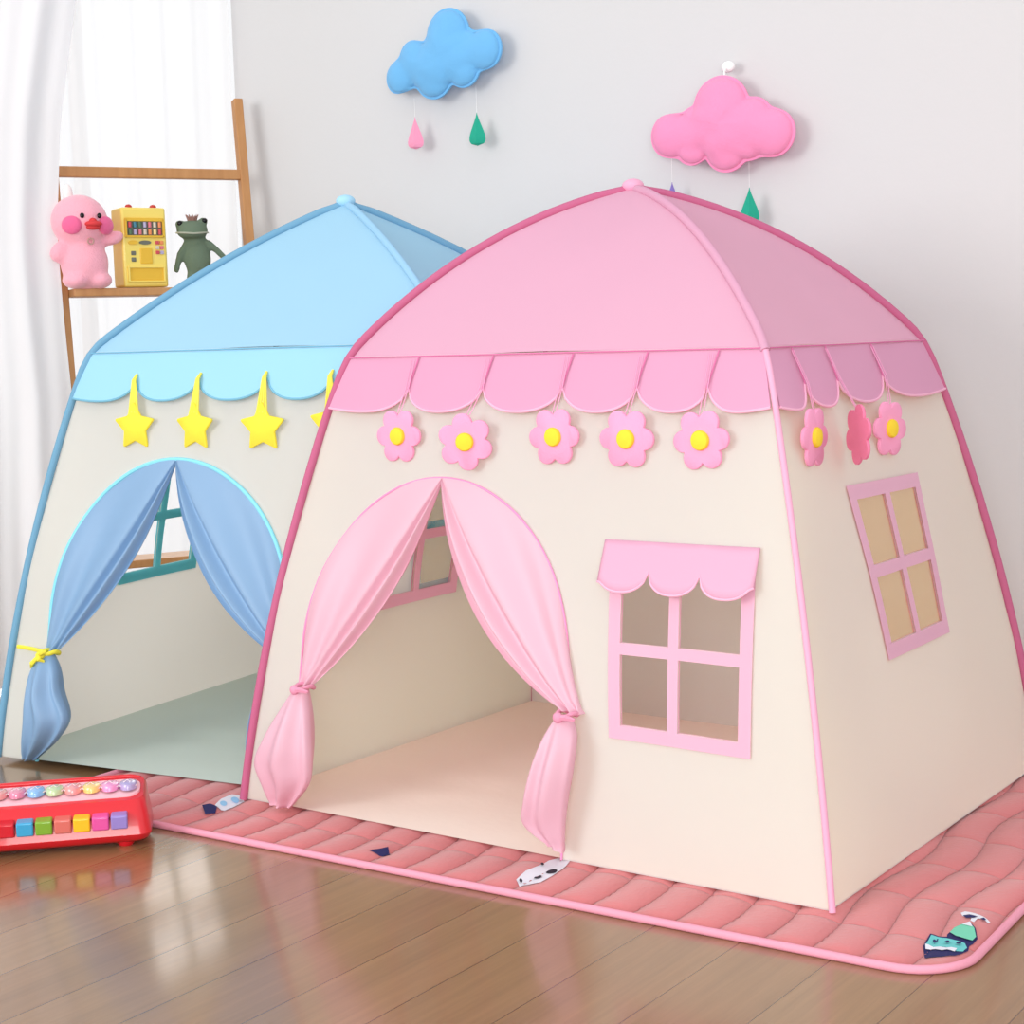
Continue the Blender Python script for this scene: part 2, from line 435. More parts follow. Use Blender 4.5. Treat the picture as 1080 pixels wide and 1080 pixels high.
motif('white dog motif with black spots', [
    (M_pwhite, [(0.7734, -0.1286), (0.7634, -0.0859), (0.7645, -0.0454), (0.7625, -0.0127), (0.7681, 0.0127), (0.7869, 0.0119), (0.7996, -0.0012), (0.8128, -0.0437), (0.819, -0.0857), (0.8204, -0.1231), (0.8055, -0.1395), (0.7908, -0.1437)]),
    (M_blk, [(0.8112, -0.0578), (0.814, -0.0638), (0.8146, -0.0697), (0.8127, -0.0741), (0.8088, -0.0764), (0.8037, -0.076), (0.7983, -0.0731), (0.7937, -0.0681), (0.7908, -0.0621), (0.7902, -0.0563), (0.792, -0.0517), (0.7959, -0.0494), (0.8011, -0.0498), (0.8066, -0.0528)]),
    (M_blk, [(0.8031, -0.0938), (0.8051, -0.0979), (0.8055, -0.1019), (0.8043, -0.105), (0.8016, -0.1066), (0.7981, -0.1063), (0.7943, -0.1043), (0.7911, -0.1009), (0.7891, -0.0968), (0.7886, -0.0927), (0.7899, -0.0896), (0.7925, -0.0881), (0.7961, -0.0883), (0.7999, -0.0904)]),
    (M_blk, [(0.7709, -0.0396), (0.7723, -0.042), (0.7728, -0.0443), (0.7725, -0.0459), (0.7713, -0.0466), (0.7696, -0.0462), (0.7676, -0.0448), (0.7658, -0.0426), (0.7645, -0.0402), (0.7639, -0.0379), (0.7642, -0.0363), (0.7654, -0.0356), (0.7671, -0.036), (0.7691, -0.0375)]),
    (M_blk, [(0.7871, -0.1288), (0.7884, -0.1311), (0.7889, -0.1333), (0.7886, -0.1348), (0.7875, -0.1354), (0.7858, -0.1351), (0.7839, -0.1338), (0.7821, -0.1318), (0.7808, -0.1295), (0.7803, -0.1274), (0.7806, -0.1258), (0.7818, -0.1252), (0.7834, -0.1255), (0.7854, -0.1268)])])
motif('orange motif beside the tent base', [
    (M_orange, [(0.7485, 0.0384), (0.7549, 0.0563), (0.7767, 0.0513), (0.7827, 0.0233), (0.7754, 0.0121)])])
motif('navy sail motif', [
    (M_navy, [(0.446, -0.1372), (0.4562, -0.1178), (0.4606, -0.0984), (0.4935, -0.1328), (0.4751, -0.1402)])])
motif('white and navy fish motif', [
    (M_pwhite, [(-0.0284, -0.0645), (-0.0477, -0.0283), (-0.0502, 0.0059), (-0.0265, 0.0109), (0.0028, -0.01), (0.0142, -0.0544), (0.001, -0.0759)]),
    (M_sky, [(-0.0143, -0.0443), (-0.0104, -0.0491), (-0.0085, -0.0537), (-0.009, -0.0571), (-0.0118, -0.0587), (-0.0163, -0.0581), (-0.0217, -0.0556), (-0.0269, -0.0515), (-0.0309, -0.0466), (-0.0328, -0.042), (-0.0323, -0.0386), (-0.0295, -0.037), (-0.0249, -0.0375), (-0.0195, -0.0402)]),
    (M_sky, [(-0.0107, -0.0135), (-0.0068, -0.0185), (-0.0052, -0.0233), (-0.006, -0.0269), (-0.0092, -0.0287), (-0.0142, -0.0284), (-0.0198, -0.0259), (-0.0252, -0.0217), (-0.0291, -0.0167), (-0.0308, -0.0119), (-0.0299, -0.0082), (-0.0267, -0.0064), (-0.0217, -0.0068), (-0.016, -0.0093)]),
    (M_navy, [(-0.0411, -0.0879), (-0.0373, -0.0696), (-0.0108, -0.0747), (0.0088, -0.0993), (0.0031, -0.1221)])])
motif('dark motif by the tent base', [
    (M_navy, [(0.6516, 0.0491), (0.6809, 0.0515), (0.68, 0.0393), (0.6645, 0.0376)])])

# ------------------------------------------------------------------ tents
IX, IY, TH, TW, TD, APEX = .18617, .16433, .90096, 1.3, 1.02463, 1.22165
BOW = .020
BULGE = [1.0]


class Tent:
    def __init__(s, k, pal, root, warp=None):
        s.k = k; s.W = TW; s.D = TD; s.pal = pal; s.root = root; s.warp = warp

    def tr(s, p):
        p = Vector(p) * s.k
        return s.warp(p) if s.warp else p

    def mb(s, b, name, m, parent=None, **kw):
        return b.build(name, m, parent or s.root, tr=s.tr, **kw)


def offx(z):
    t = min(1.0, z / TH); return IX * t - BOW * 4 * t * (1 - t)


def offy(z):
    t = min(1.0, z / TH); return IY * t - BOW * 4 * t * (1 - t)


def pole_low(ci, z):
    x = offx(z); y = offy(z)
    return Vector((x if ci in (0, 3) else TW - x, y if ci in (0, 1) else TD - y, z))


def pole_up(ci, t):
    e = pole_low(ci, TH); a = Vector((TW / 2, TD / 2, APEX)); p = e.lerp(a, t)
    bl = 4 * t * (1 - t)
    out = Vector((e.x - TW / 2, e.y - TD / 2, 0)).normalized()
    return p + (Vector((0, 0, .048)) + out * .018) * bl * BULGE[0]


def face_pt(face, u, z, n=0.0, wr=True):
    """face 0 front,1 right,2 back,3 left ; u along the face, n outward"""
    ox, oy = offx(z), offy(z)
    if wr:
        nn = noise.noise(Vector((u * 3.1 + face * 7, z * 3.1, face))) * .007 + noise.noise(Vector((u * 9 + face * 5, z * 6, face + 3))) * .0022
        k = min(1, z / .05) * min(1, max(0, (TH - z) / .05 + .3)); n = n + nn * k
    if face == 0: return Vector((u, oy - n, z))
    if face == 1: return Vector((TW - ox + n, u, z))
    if face == 2: return Vector((TW - u, TD - oy + n, z))
    return Vector((ox - n, TD - u, z))


def face_lim(face, z):
    return (offx(z), TW - offx(z)) if face in (0, 2) else (offy(z), TD - offy(z))


def face_outline(face):
    pts = []; n = 22
    zs = [TH * i / n for i in range(n + 1)]
    a, bb = face_lim(face, 0)
    m = 28
    pts += [(a + (bb - a) * i / m, 0) for i in range(m)]
    pts += [(face_lim(face, z)[1], z) for z in zs[:-1]]
    a, bb = face_lim(face, TH)
    pts += [(bb + (a - bb) * i / m, TH) for i in range(m)]
    pts += [(face_lim(face, z)[0], z) for z in reversed(zs[1:])]
    return pts


DC = .4625
def arch_poly():
    pts = [(.110, 0), (.120, .08), (.130, .16), (.137, .23)]
    for i in range(25):
        a = pi - pi * i / 24; pts.append((DC + .322 * cos(a), .30 + .368 * sin(a)))
    return pts + [(.788, .23), (.787, .15), (.785, .07), (.783, 0)]


def smooth_poly(pts, n=4):
    out = []
    for i in range(len(pts) - 1):
        p0 = Vector(pts[max(0, i - 1)]); p1 = Vector(pts[i]); p2 = Vector(pts[i + 1]); p3 = Vector(pts[min(len(pts) - 1, i + 2)])
        for k in range(n):
            t = k / n
            out.append(tuple(.5 * ((2 * p1) + (p2 - p0) * t + (2 * p0 - 5 * p1 + 4 * p2 - p3) * t * t + (3 * p1 - p0 - 3 * p2 + p3) * t ** 3)))
    out.append(tuple(pts[-1])); return out


ARC = smooth_poly(arch_poly(), 2)          # left foot -> apex -> right foot
ARC = [(x, max(0.0, z)) for x, z in ARC]


def quad_panes(bl, br, tr_, tl, border, bar, su=.5, sv=.5, bw=None):
    """four pane polygons inside an outer quad, given in uv fractions"""
    bl, br, tr_, tl = map(Vector, (bl, br, tr_, tl))
    W_ = ((br - bl).length + (tr_ - tl).length) / 2; H_ = ((tl - bl).length + (tr_ - br).length) / 2
    bu, bv = border / W_, border / H_; cu, cv = bar / W_ / 2, bar / H_ / 2

    def P(u, v): return tuple((bl * (1 - u) + br * u) * (1 - v) + (tl * (1 - u) + tr_ * u) * v)
    res = []
    for u0, u1 in ((bu, su - cu), (su + cu, 1 - bu)):
        for v0, v1 in ((bv, sv - cv), (sv + cv, 1 - bv)):
            res.append([P(u0, v0), P(u1, v0), P(u1, v1), P(u0, v1)])
    return res


def make_tent(t, valleys_front, valleys_side, front_window, pal, tie_style, net_sides):
    # ---- walls
    ft_out = [(.873, .228), (1.149, .224), (1.136, .566), (.850, .566)]
    ft_panes = quad_panes(*ft_out, .024, .020, .46, .46)
    sd = [(.357, .340), (.655, .342), (.660, .648), (.333, .651)]
    sd_panes = quad_panes(*sd, .026, .022, .5, .5)
    sdl = [(TD - x, z) for x, z in (sd[1], sd[0], sd[3], sd[2])]
    sdl_panes = quad_panes(*sdl, .026, .022, .5, .5)
    for face in range(4):
        out = face_outline(face); holes = []
        if face == 0:
            # outline runs along the doorway instead of a closed base
            foot = [p for p in out if p[1] == 0]
            rest = [p for p in out if p[1] > 0]
            l = [p for p in foot if p[0] < DC - .36]; r = [p for p in foot if p[0] > DC + .36]
            out = l + ARC + r + rest
            if front_window: holes += ft_panes
        if face == 1: holes += sd_panes
        if face == 3: holes += sdl_panes
        holes = [densify(h, .03) for h in holes]
        v, f = tri_fill(out, holes, .038)
        b = MB(); b.add([face_pt(face, x, z) for x, z in v], f)
        t.mb(b, ('front_wall', 'side_wall', 'rear_wall', 'side_wall')[face], pal['wall'], ang=80)
        # window frames
        sets = []
        if face == 0 and front_window: sets.append((ft_out, ft_panes))
        if face == 1: sets.append((sd, sd_panes))
        if face == 3: sets.append((sdl, sdl_panes))
        for q, pn in sets:
            v, f = tri_fill(densify(q, .03), [densify(h, .03) for h in pn], .03)
            b = MB(); b.add([face_pt(face, x, z, .0035) for x, z in v], f)
            k = len(v); b.add([face_pt(face, x, z, -.0035) for x, z in v], [tuple(reversed(g)) for g in f])
            fr = t.mb(b, 'window_frame', pal['frame'], ang=80)
            if face == 1 or (face == 3 and net_sides):
                b = MB()
                for h in pn:
                    v, f = tri_fill(densify(h, .03), [], .03); b.add([face_pt(face, x, z, -.001) for x, z in v], f)
                t.mb(b, 'window_net', pal['net'], parent=fr)
    # ---- groundsheet
    b = MB(); n = 30; vs = []
    for j in range(n + 1):
        for i in range(n + 1):
            u, v = i / n, j / n; z = .0025 + .004 * abs(noise.noise(Vector((u * 7, v * 7, t.k)))) * min(1, 12 * min(u, 1 - u, v, 1 - v))
            vs.append((TW * u, TD * v, z))
    b.add(vs, [(j * (n + 1) + i, j * (n + 1) + i + 1, (j + 1) * (n + 1) + i + 1, (j + 1) * (n + 1) + i) for j in range(n) for i in range(n)])
    t.mb(b, 'groundsheet', pal['sheet'], ang=80)
    # ---- roof
    for face in range(4):
        a, c = ((0, 1), (1, 2), (2, 3), (3, 0))[face]; nu, nv = 24, 24; vs = []
        for j in range(nv + 1):
            tt = j / nv; p, q = pole_up(a, tt), pole_up(c, tt)
            for i in range(nu + 1):
                s_ = i / nu; r = p.lerp(q, s_); nn = (Vector((TW / 2, TD / 2, .6)) - r).normalized()
                sag = .014 * 4 * s_ * (1 - s_) * sin(pi * tt) + .006 * noise.noise(r * 6 + Vector((face, 0, 0))) * 4 * s_ * (1 - s_)
                vs.append(r + nn * sag)
        b = MB(); b.add(vs, [(j * (nu + 1) + i, j * (nu + 1) + i + 1, (j + 1) * (nu + 1) + i + 1, (j + 1) * (nu + 1) + i) for j in range(nv) for i in range(nu)])
        t.mb(b, 'roof_panel', pal['roof'], ang=80)
    # ---- poles / sleeves
    for ci in range(4):
        pts = [pole_low(ci, TH * i / 24) for i in range(25)] + [pole_up(ci, i / 24) for i in range(1, 25)]
        for _ in range(2):
            pts = [pts[0]] + [(pts[i - 1] + pts[i] * 2 + pts[i + 1]) / 4 for i in range(1, len(pts) - 1)] + [pts[-1]]
        cen = Vector((TW / 2, TD / 2, 0))
        pts = [p + Vector((p.x - cen.x, p.y - cen.y, .0)).normalized() * .0075 if (p - cen).length > .0 and i < len(pts) - 2 else p for i, p in enumerate(pts)]
        if ci == 1:  # front-right pole coloured paler as if lit, the other three as shaded
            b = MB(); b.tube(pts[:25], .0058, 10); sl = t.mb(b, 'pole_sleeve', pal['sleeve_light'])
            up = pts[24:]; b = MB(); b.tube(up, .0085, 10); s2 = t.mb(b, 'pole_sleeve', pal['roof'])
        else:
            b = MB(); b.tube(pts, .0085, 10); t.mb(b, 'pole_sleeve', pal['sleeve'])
    b = MB(); b.ell((TW / 2, TD / 2, APEX + .004), (.022, .022, .014)); t.mb(b, 'apex_cap', pal['sleeve_light'])
    # ---- valances
    for face in range(4):
        a0, a1 = face_lim(face, .83); mid = {0: valleys_front, 1: valleys_side}.get(face)
        if mid is None:
            n = 6 if face == 2 else 4; mid = [a0 + (a1 - a0) * (i + 1) / n for i in range(n - 1)]
        vl = [a0] + mid + [a1]
        top, val, bot = TH - .004, .836, .793
        b = MB(); cols = []
        for si in range(len(vl) - 1):
            K = 16
            for i in range(K + (1 if si == len(vl) - 2 else 0)):
                f_ = i / K; u = vl[si] + (vl[si + 1] - vl[si]) * f_
                g = (max(0.0, 1 - abs(2 * f_ - 1) ** 2.3)) ** .62
                v0 = val
                if si == 0: v0 = (.800) * (1 - f_) + val * f_
                if si == len(vl) - 2: v0 = val * (1 - f_) + .800 * f_
                cols.append((u, min(v0, v0 - (v0 - bot) * g), si, f_))
        R_ = 7; vs = []
        for (u, zb, si, f_) in cols:
            for j in range(R_ + 1):
                tt = j / R_; z = top + (zb - top) * tt
                l0, l1 = face_lim(face, z); m0, m1 = face_lim(face, .83)
                uu = l0 + (u - m0) / (m1 - m0) * (l1 - l0)
                nn = .004 + .012 * tt * (.35 + .65 * sin(pi * f_)) + .004 * tt
                vs.append((uu, z, nn))
        for sgn, off in ((1, .0), (-1, -.0025)):
            fs = []
            for c in range(len(cols) - 1):
                for j in range(R_):
                    q = (c * (R_ + 1) + j, c * (R_ + 1) + j + 1, (c + 1) * (R_ + 1) + j + 1, (c + 1) * (R_ + 1) + j)
                    fs.append(q if sgn > 0 else tuple(reversed(q)))
            b.add([face_pt(face, u, z, n + off, wr=False) for u, z, n in vs], fs)
        vo = t.mb(b, 'scalloped_valance', pal['valance'], ang=80)
        b = MB()
        edge = [vs[c * (R_ + 1) + R_] for c in range(len(cols))]
        b.tube([face_pt(face, u, z, n, wr=False) for u, z, n in edge], .0026, 6)
        t.mb(b, 'edge_piping', pal['val_edge'], parent=vo)
        b = MB(); l0, l1 = face_lim(face, TH)
        b.tube([face_pt(face, l0 + (l1 - l0) * i / 20, TH - .002, .006 + .001 * sin(i), wr=False) for i in range(21)], .0016, 6)
        t.mb(b, 'seam', pal['seam'], parent=vo)
        if face in (0, 1) and pal['folds']:
            for u in mid:
                b = MB(); m0, m1 = face_lim(face, .83); q = []
                for i in range(8):
                    z = TH - .004 + (val + .002 - TH) * i / 7; i0 = 1 - i / 7; q.append(face_pt(face, u + (.012 * i0 if face == 0 else 0), z, .0078 + .007 * i / 7, wr=False))
                b.tube(q, .0015, 6); t.mb(b, 'seam', pal['seam'], parent=vo)
    # ---- front window awning
    if front_window:
        b = MB(); K = 14; vs = []; n_ = 3; R_ = 6
        tot = K * n_ + 1
        for i in range(tot):
            f = i / (tot - 1); si = min(n_ - 1, int(f * n_)); ff = f * n_ - si; u = .838 + (1.143 - .838) * f
            g = max(0, 1 - abs(2 * ff - 1) ** 2.4) ** .6
            zb = .518 - .034 * g
            if si == 0 and ff < .5: zb = min(zb, .498)
            if si == 2 and ff > .5: zb = min(zb, .505 + .0 * ff)
            for j in range(R_ + 1):
                tt = j / R_; vs.append(face_pt(0, u, .569 + (zb - .569) * tt, .005 + .022 * tt * (.6 + .4 * g)))
        fs = [(c * (R_ + 1) + j, c * (R_ + 1) + j + 1, (c + 1) * (R_ + 1) + j + 1, (c + 1) * (R_ + 1) + j) for c in range(tot - 1) for j in range(R_)]
        b.add(vs, fs); aw = t.mb(b, 'window_awning', pal['awning'], ang=80, solid=.002)
        b = MB(); b.tube([vs[c * (R_ + 1) + R_] for c in range(tot)], .0022, 6); t.mb(b, 'edge_piping', pal['val_edge'], parent=aw)
    # ---- doorway piping
    b = MB(); b.tube([face_pt(0, x, z, .003) for x, z in ARC], pal['arch_r'], 8); t.mb(b, 'doorway_piping', pal['arch'])
    # ---- door curtains
    half = max(range(len(ARC)), key=lambda i: ARC[i][1])
    for side in (0, 1):
        if side == 0:
            arc = [p for p in ARC[:half + 1] if p[1] >= .285]; T = Vector(pal['tieL'])
        else:
            arc = [p for p in reversed(ARC[half:]) if p[1] >= .285]; T = Vector(pal['tieR'])
        sg = 1 if side == 0 else -1
        # resample arc
        L_ = [0]
        for p, q in zip(arc, arc[1:]): L_.append(L_[-1] + (Vector(q) - Vector(p)).length)

        def arc_at(s_):
            d = s_ * L_[-1]
            for i in range(len(arc) - 1):
                if d <= L_[i + 1] + 1e-9:
                    return Vector(arc[i]).lerp(Vector(arc[i + 1]), (d - L_[i]) / (L_[i + 1] - L_[i]))
            return Vector(arc[-1])
        NK, NT = 64, 36; b = MB(); vs = []
        split = .6
        for ki in range(NK + 1):
            k = ki / NK
            A = arc_at(min(1, k / split)); inner = max(0, (k - split) / (1 - split))
            A = A + Vector((0, -.012 * inner))
            bundle = Vector((sg * (-.026 + .042 * k), .004 * k))
            E = T + bundle
            for ti in range(NT + 1):
                tt = ti / NT; te = tt
                p = A.lerp(E, te)
                sagd = 4 * te * (1 - te)
                perp = Vector((sg * .8, -.6))
                p = p + perp * sagd * (.004 * k + pal['sag'][side] * inner + pal['sag'][side] * .45 * max(0, k - .35))
                # depth folds
                fold = (.5 - .5 * cos(2 * pi * (k ** 1.5) * 3.2 + .5)) * (.2 + .8 * k) * sin(pi * min(1, te * .97 + .03)) ** .7
                n_ = .003 + .027 * fold + .012 * te * (1 - te) * k * 2
                n_ += .010 * te ** 2
                if inner > .8: n_ -= (inner - .8) * .05 * sagd
                # keep outer seam on wall
                n_ = n_ * min(1, k * 7 + .12)
                if te > .93: n_ = n_ + (.012 * sin(k * pi * 5)) * (te - .93) / .07 * .6
                vs.append(face_pt(0, p.x, p.y, n_))
        b.add(vs, [(i * (NT + 1) + j, i * (NT + 1) + j + 1, (i + 1) * (NT + 1) + j + 1, (i + 1) * (NT + 1) + j) for i in range(NK) for j in range(NT)])
        # tail: closed pleated tube
        Lp, Rp = pal['tail'][side]; Lp = smooth_poly(Lp, 5); Rp = smooth_poly(Rp, 5); n1 = len(Lp); NA = 56; vs = []
        for i in range(n1):
            tt = i / (n1 - 1); a = Vector(Lp[i]); c = Vector(Rp[i]); cen = (a + c) / 2; hw = (c - a) / 2
            th = .014 + .020 * sin(pi * min(1, tt * 1.05)) ** .8
            for j in range(NA):
                q = 2 * pi * j / NA
                pl_ = 1 + .22 * sin(q * 5 + side * 2 + .8 * tt) * min(1, tt * 3)
                p = cen + hw * cos(q)
                n_ = .016 + th * .9 + th * sin(q) * pl_ + .004 * sin(cos(q) * 7 + side) * min(1, tt * 3)
                vs.append(face_pt(0, p.x, max(.006, p.y), n_, wr=False))
        fs = [(i * NA + j, i * NA + (j + 1) % NA, (i + 1) * NA + (j + 1) % NA, (i + 1) * NA + j) for i in range(n1 - 1) for j in range(NA)]
        fs.append(tuple((n1 - 1) * NA + j for j in range(NA)))
        b.add(vs, fs)
        cu = t.mb(b, 'door_curtain', pal['curtain'], ang=70)
        # tieback
        b = MB(); ring = []
        for j in range(20):
            q = 2 * pi * j / 20; ring.append(face_pt(0, T.x + .018 * cos(q), T.y + .004 * sin(2 * q + 1), .022 + .019 * sin(q), wr=False))
        b.tube(ring, pal['tie_r'], 8, closed=True)
        if tie_style == 'bow':
            b.ell(face_pt(0, T.x, T.y, .052), (.011, .009, .009))
            for dx, dz in ((.016, .010), (-.004, -.012), (-.024, -.028), (.012, -.012)):
                b.tube([face_pt(0, T.x, T.y, .054), face_pt(0, T.x + dx * .6, T.y + dz * .6, .062), face_pt(0, T.x + dx, T.y + dz, .052)], [.0045, .005, .003], 6)
            # band out to the pole
            l0, l1 = face_lim(0, T.y); ux = l0 + .012 if side == 0 else l1 - .3
            P0 = Vector((T.x - sg * .01, T.y)); P1 = Vector((ux if side == 0 else T.x + .05, T.y + .004)); q = [face_pt(0, *(P0.lerp(P1, i / 6)), .004 + .02 * (1 - i / 6) ** 2) for i in range(7)]
            b.tube(q, .005, 6)
        else:
            b.ell(face_pt(0, T.x, T.y, .050), (.010, .008, .010))
            b.tube([face_pt(0, T.x, T.y, .05), face_pt(0, T.x + .018, T.y + .002, .052), face_pt(0, T.x + .032, T.y - .002, .045)], [.005, .006, .003], 6)
        t.mb(b, 'tieback', pal['tie'], parent=cu)


WALLC = (236, 244, 244)
M_cream = mat('cream_fabric', WALLC, .9, trans=.5, tcol=(255, 240, 212), bump=.06, bscale=400)
M_cream2 = mat('cream_fabric_cool', (244, 243, 239), .9, trans=.5, tcol=(250, 247, 236), bump=.06, bscale=400)
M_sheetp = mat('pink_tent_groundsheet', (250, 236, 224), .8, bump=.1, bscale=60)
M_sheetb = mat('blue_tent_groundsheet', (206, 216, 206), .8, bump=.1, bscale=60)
PINK = dict(
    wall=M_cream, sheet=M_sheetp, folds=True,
    roof=mat('pink_roof_fabric', (226, 176, 203), .85, trans=.27, tcol=(252, 196, 212), bump=.05, bscale=400),
    valance=mat('pink_valance_fabric', (222, 160, 191), .85, trans=.1, bump=.05, bscale=400),
    awning=mat('pink_awning_fabric', (231, 172, 198), .85, trans=.08, bump=.05, bscale=400),
    val_edge=mat('pink_edge_piping', (240, 180, 205), .8), seam=mat('pink_seam_thread', (214, 120, 165), .9),
    frame=mat('pink_window_strip', (232, 182, 205), .85, trans=.12, tcol=(220, 120, 130)),
    net=mat('window_net_cream', (235, 205, 150), .9, trans=.4, tcol=(235, 195, 130), alpha=.45),
    sleeve=mat('rose_pole_sleeve', (192, 100, 136), .8, bump=.1, bscale=300), sleeve_light=mat('light_pole_sleeve', (236, 170, 198), .8, bump=.1, bscale=300),  # lit and shaded tones of one sleeve fabric
    arch=mat('pink_doorway_piping', (240, 150, 195), .8), arch_r=.0022,
    curtain=mat('pink_satin', (231, 186, 203), .5, trans=.15, tcol=(240, 130, 160), spec=.5),
    tie=mat('pink_tie', (226, 150, 178), .6), tie_r=.0042,
    tieL=(.168, .250), tieR=(.796, .264), sag=(.030, .045),
    tail=(([(.156, .250), (.128, .205), (.095, .150), (.070, .100), (.082, .055), (.096, .012)], [(.180, .250), (.200, .205), (.213, .150), (.216, .110), (.205, .065), (.150, .010)]),
          ([(.782, .262), (.765, .225), (.748, .170), (.735, .115), (.728, .070), (.775, .036)], [(.808, .262), (.828, .232), (.828, .180), (.820, .130), (.812, .080), (.806, .024)])))
BLUE = dict(
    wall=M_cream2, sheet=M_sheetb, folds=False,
    roof=mat('blue_roof_fabric', (168, 214, 240), .85, trans=.24, tcol=(190, 224, 242), bump=.05, bscale=400),
    valance=mat('blue_valance_fabric', (160, 214, 241), .85, trans=.1, bump=.05, bscale=400),
    awning=None, val_edge=mat('blue_edge_piping', (120, 180, 205), .8), seam=mat('blue_seam_thread', (120, 180, 210), .9),
    frame=mat('cyan_window_strip', (120, 205, 215), .85, trans=.45, tcol=(120, 215, 225)), net=PINK['net'],
    sleeve=mat('blue_pole_sleeve', (112, 162, 192), .8, bump=.1, bscale=300), sleeve_light=mat('light_blue_pole_sleeve', (165, 214, 240), .8),  # same sleeve fabric, shade and light put into the two blues
    arch=mat('cyan_doorway_piping', (140, 220, 238), .8), arch_r=.0045,
    curtain=mat('blue_satin', (136, 172, 208), .5, trans=.12, tcol=(90, 140, 200), spec=.5),
    tie=mat('yellow_tie', (240, 228, 70), .6), tie_r=.005,
    tieL=(.160, .246), tieR=(.790, .264), sag=(.030, .045),
    tail=(([(.146, .246), (.130, .210), (.124, .150), (.118, .100), (.106, .050), (.096, .012)], [(.172, .246), (.198, .215), (.212, .170), (.238, .112), (.200, .060), (.130, .010)]),
          PINK['tail'][1]))

# pink tent (its base is the world origin)
pr = thing('play_tent', 'pink roofed children\'s play tent, large and nearest the camera', 'play tent', (0, 0, 0), 0)
pink = Tent(1.0, PINK, pr)
make_tent(pink, [.359, .539, .72, .878, 1.02], [.250, .385, .588], True, PINK, 'pink', False)

# blue tent, its right flank pressed flat against the pink tent
BL = Vector((-.76592, -.02968, 0)); BA = .14168; BK = 1.0279
cb, sb_ = cos(BA), sin(BA)


def left_limit(z):
    if z <= TH: return offx(max(0, z))
    lo, hi = 0.0, 1.0
    for _ in range(20):
        m_ = (lo + hi) / 2; p = pole_up(0, m_)
        if p.z < z: lo = m_
        else: hi = m_
    return pole_up(0, lo).x


def warp_world(p):
    k = BULGE[0]; BULGE[0] = 1.0; lim = left_limit(p.z) - .016; BULGE[0] = k; d = .03
    if p.x > lim - d:
        e = p.x - (lim - d); p = Vector((lim - d + d * (1 - math.exp(-e / d)), p.y, p.z))
    return p


def blue_warp(p):
    wp = Vector((BL.x + p.x * cb - p.y * sb_, BL.y + p.x * sb_ + p.y * cb, p.z))
    wp = warp_world(wp) - BL
    return Vector((wp.x * cb + wp.y * sb_, -wp.x * sb_ + wp.y * cb, wp.z))


brt = thing('play_tent', 'sky blue roofed play tent pressed against the left of the pink one', 'play tent', BL, BA)
blue = Tent(BK, BLUE, brt, blue_warp)
BULGE[0] = .45
make_tent(blue, [.336, .506, .685, .846, 1.01], [.275, .417, .625], False, BLUE, 'bow', False)


# ------------------------------------------------------------------ hanging flowers and stars
M_petal = mat('flower_felt', (249, 164, 200), .95, bump=.3, bscale=500)
M_petal2 = mat('flower_felt_deep', (242, 134, 170), .95, bump=.3, bscale=500)
M_yel = mat('yellow_felt', (248, 214, 60), .9, bump=.2, bscale=500)
M_thr = mat('pink_thread', (235, 165, 200), .8)
M_star = mat('star_felt', (246, 228, 72), .95, bump=.3, bscale=500)
M_star2 = mat('star_thread', (240, 225, 90), .8)


def flower_poly(r, n=6, ph=0.0):
    pts = []
    cen = [(r * .62 * cos(ph + 2 * pi * i / n), r * .62 * sin(ph + 2 * pi * i / n)) for i in range(n)]; pr_ = r * .345
    N = 96
    for i in range(N):
        a = 2 * pi * i / N; d = Vector((cos(a), sin(a))); best = r * .45
        for c in cen:
            c = Vector(c); q = c.dot(d); h = c.length_squared - q * q
            if h < pr_ ** 2 and q > 0: best = max(best, q + sqrt(pr_ ** 2 - h))
        pts.append((best * d.x, best * d.y))
    return pts


def star_poly(r):
    pts = []
    for i in range(10):
        a = pi / 2 + pi * i / 5; rr = r if i % 2 == 0 else r * .54
        pts.append((rr * cos(a), rr * sin(a)))
    # round the tips slightly
    out = []
    for i in range(10):
        p = Vector(pts[i]); a = Vector(pts[i - 1]); c = Vector(pts[(i + 1) % 10]); k = .14
        out += [tuple(p.lerp(a, k)), tuple(p), tuple(p.lerp(c, k))] if i % 2 else [tuple(p.lerp(a, k)), tuple(p * .95), tuple(p.lerp(c, k))]
    return out


def flower(loc, rot, up, tilt, label, group, twist=0, deep=False):
    """loc = world centre; rot = yaw of the facing direction (0 faces -Y); up = world points of thread ends"""
    o = thing('felt_flower', label, 'flower decoration', loc, rot, group)
    m = M_petal2 if deep else M_petal
    fr = lambda a, b_, d: Vector((a, -d, b_))
    b = MB(); b.prism(flower_poly(.056, 6, pi / 6 + pi / 3 * 0 + tilt), fr, -.003, .003, bev=.0015); b.build('petals', m, o, ang=50)
    b = MB(); b.tube([(0, 0, 0), (0, -.0001, 0)], .001, 6)
    b = MB(); n = 24; prof = [(.0172, .002), (.0176, .006), (.0155, .0095), (.009, .0115), (0.001, .012)]
    vs = [(r_ * cos(2 * pi * j / n), -d, r_ * sin(2 * pi * j / n)) for r_, d in prof for j in range(n)]
    b.add(vs, [(i * n + j, i * n + (j + 1) % n, (i + 1) * n + (j + 1) % n, (i + 1) * n + j) for i in range(4) for j in range(n)]); b.add(vs[-n:], [tuple(range(n))])
    b.build('button', M_yel, o)
    b = MB(); R = Matrix.Rotation(-rot, 3, 'Z')
    for k, dx in ((0, -.0035), (1, .0035)):
        pts = [R @ (Vector(q) - Vector(loc)) + Vector((dx, 0, 0)) for q in up]; b.tube([Vector((dx, -.002, .036))] + pts, .0009, 6)
    b.build('thread', M_thr, o)
    return o


